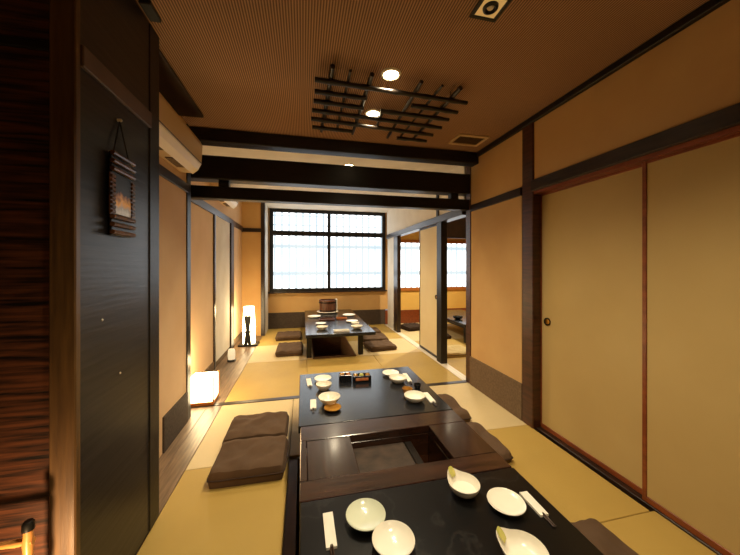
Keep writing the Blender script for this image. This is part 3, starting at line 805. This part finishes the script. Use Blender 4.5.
# tub at the window end
t = thing('serving_tub', 'brown wooden tub standing on the window end of far table', 'tub', (.48, 6.02, .37))
b = MB(); b.lathe([(.001,.0),(.155,.0),(.17,.26),(.158,.26),(.145,.015),(.001,.015)], 28); b.build('barrel', 'kraft', t, True)
b = MB(); b.lathe([(.001,-.0),(.15,-.0),(.215,.03),(.21,.036),(.165,.018),(.001,.016)], 28); b.build('pale_dish', 'porcelain', t, True)
for z in (.04,.2):
    b = MB(); r = .157+z*.058; b.lathe([(r,z),(r+.006,z),(r+.007,z+.025),(r+.001,z+.025)], 28); b.build('hoop', 'iron', t, True)
b = MB(); b.box(.165,.185,-.09,.09,.02,.27,.004,1); b.build('side_card', 'paper', t)
b = MB(); b.lathe([(.001,.20),(.15,.20),(.12,.235),(.001,.25)], 20); b.build('contents', 'bamboo_dark', t, True)
# next room table items
t = thing('menu_stand', 'red brown menu stand on the next room table', 'menu stand', (2.80, 5.85, .33))
b = MB(); b.box(-.14,.14,-.02,.0,0,.22,.004,1,rot=Matrix.Rotation(-.2,3,'X')); b.build('board', 'red_wood', t)
b = MB(); b.box(-.15,.15,-.05,.06,0,.015,.003,1); b.build('foot', 'dark_wood', t)
add_bowl(2.76,5.0,'dark bowl on the next room table', .09, .05, 'lacquer', 'next room bowls')
add_plate(2.95,4.85,'pale plate on the next room table', .09, .02)

# ------------------------------------------------------------------ lanterns
t = thing('floor_lantern', 'glowing square paper lantern on the planks beside the black post', 'lantern', (-.925, 3.14, .004))
b = MB(); b.box(-.105,.105,-.09,.09,.03,.255,.01,2); b.build('shade', 'glow_lantern', t)
b = MB(); b.box(-.11,.11,-.095,.095,0,.03,.003,1); b.build('base', 'orange_wood', t)
for sx in (-1,1):
    for sy in (-1,1):
        b = MB(); b.box(sx*.107-.006,sx*.107+.006,sy*.092-.006,sy*.092+.006,.03,.262); b.build('frame_post', 'orange_wood', t)
def plamp(name, loc, e, r=.08, c=(1.,.7,.34)):
    l = bpy.data.lights.new(name, 'POINT'); l.energy = e; l.color = c; l.shadow_soft_size = r
    o = bpy.data.objects.new(name, l); col.objects.link(o); o.location = loc; return o
plamp('lantern_bulb', (-.915, 3.16, .40), 9, .05)
t = thing('tall_lamp', 'glowing tall lamp with crossed black slats in the window corner', 'lamp', (-.87, 5.27, 0))
b = MB(); b.lathe([(.001,.03),(.095,.03),(.10,.3),(.08,.63),(.001,.63)], 24); b.build('shade', 'glow_tall', t, True)
b = MB(); b.box(-.15,.15,-.12,.12,0,.03,.005,1); b.build('base', 'black', t)
for s in (-1, 1):
    b = MB(); b.box(-.026,.026,-.135-.006*s,-.115-.006*s,.03,.50,.003,1,rot=Matrix.Rotation(s*.13,3,'Y')); b.build('slat', 'black', t)
b = MB(); b.box(-.05,.05,-.13,-.10,.22,.25,.003,1); b.build('cross_bar', 'black', t)
plamp('tall_lamp_bulb', (-.87, 5.08, .60), 12, .08)
t = thing('small_vase', 'small pale vase with black base on the planks near the dark jamb', 'vase', (-.955, 4.42, 0))
b = MB(); b.lathe([(.001,.025),(.042,.025),(.048,.07),(.046,.14),(.036,.165),(.028,.165),(.03,.14),(.001,.13)], 20); b.build('body', 'glow_small', t, True)
b = MB(); b.lathe([(.001,0),(.055,0),(.055,.02),(.045,.025),(.001,.025)], 20); b.build('foot', 'black', t, True)
# bamboo fence screen by the boarding
t = thing('bamboo_stand', 'low bamboo stand lit warmly in front of the striped boarding', 'stand', (-.80, 1.10, 0))
for k, x in enumerate((-.003, -.15, -.30)):
    b = MB(); b.bamboo((x,0,0),(x,0,.52),.0125,5); p = b.build('post', 'bamboo', t, True)
    c = MB(); c.lathe([(.0145,.51),(.0145,.53),(.010,.537),(.001,.538)], 14, x, 0); c.build('cap', 'black', p, True)
for z in (.20, .475):
    b = MB(); b.bamboo((-.32,.0,z),(.01,.0,z),.010,4); b.build('rail', 'bamboo', t, True)

# ------------------------------------------------------------------ light
l = bpy.data.lights.new('boarding_uplight', 'SPOT'); l.energy = 34; l.color = (1.,.62,.30); l.spot_size = 1.9; l.spot_blend = 1.; l.shadow_soft_size = .03
o = bpy.data.objects.new('boarding_uplight', l); col.objects.link(o); o.location = (-.80, .80, .20)
o.rotation_euler = Vector((-.06, .40, .2)).to_track_quat('-Z','Y').to_euler()
def area(name, loc, target, sx, sy, e, c):
    l = bpy.data.lights.new(name, 'AREA'); l.shape = 'RECTANGLE'; l.size = sx; l.size_y = sy; l.energy = e; l.color = c
    o = bpy.data.objects.new(name, l); col.objects.link(o); o.location = loc
    o.rotation_euler = (Vector(target)-Vector(loc)).to_track_quat('-Z','Y').to_euler(); return o
w = bpy.data.worlds.new('World'); sc.world = w; w.use_nodes = True
bg = w.node_tree.nodes['Background']; bg.inputs['Color'].default_value = (.75,.85,1,1); bg.inputs['Strength'].default_value = .4

# ------------------------------------------------------------------ camera
f_px = 300.; yaw = math.atan((370-303)/f_px)
cam = bpy.data.cameras.new('Camera'); cam.sensor_width = 36.; cam.lens = f_px/740*36.
cam.shift_y = -(277.5-266)/740.; cam.clip_start = .02
co = bpy.data.objects.new('Camera', cam); col.objects.link(co); co.location = (0,0,1.3); co.rotation_euler = (PI/2, 0, -yaw)
sc.camera = co
sc.view_settings.view_transform = 'Standard'; sc.view_settings.look = 'None'
sc.view_settings.exposure = 0.
sc.cycles.max_bounces = 8
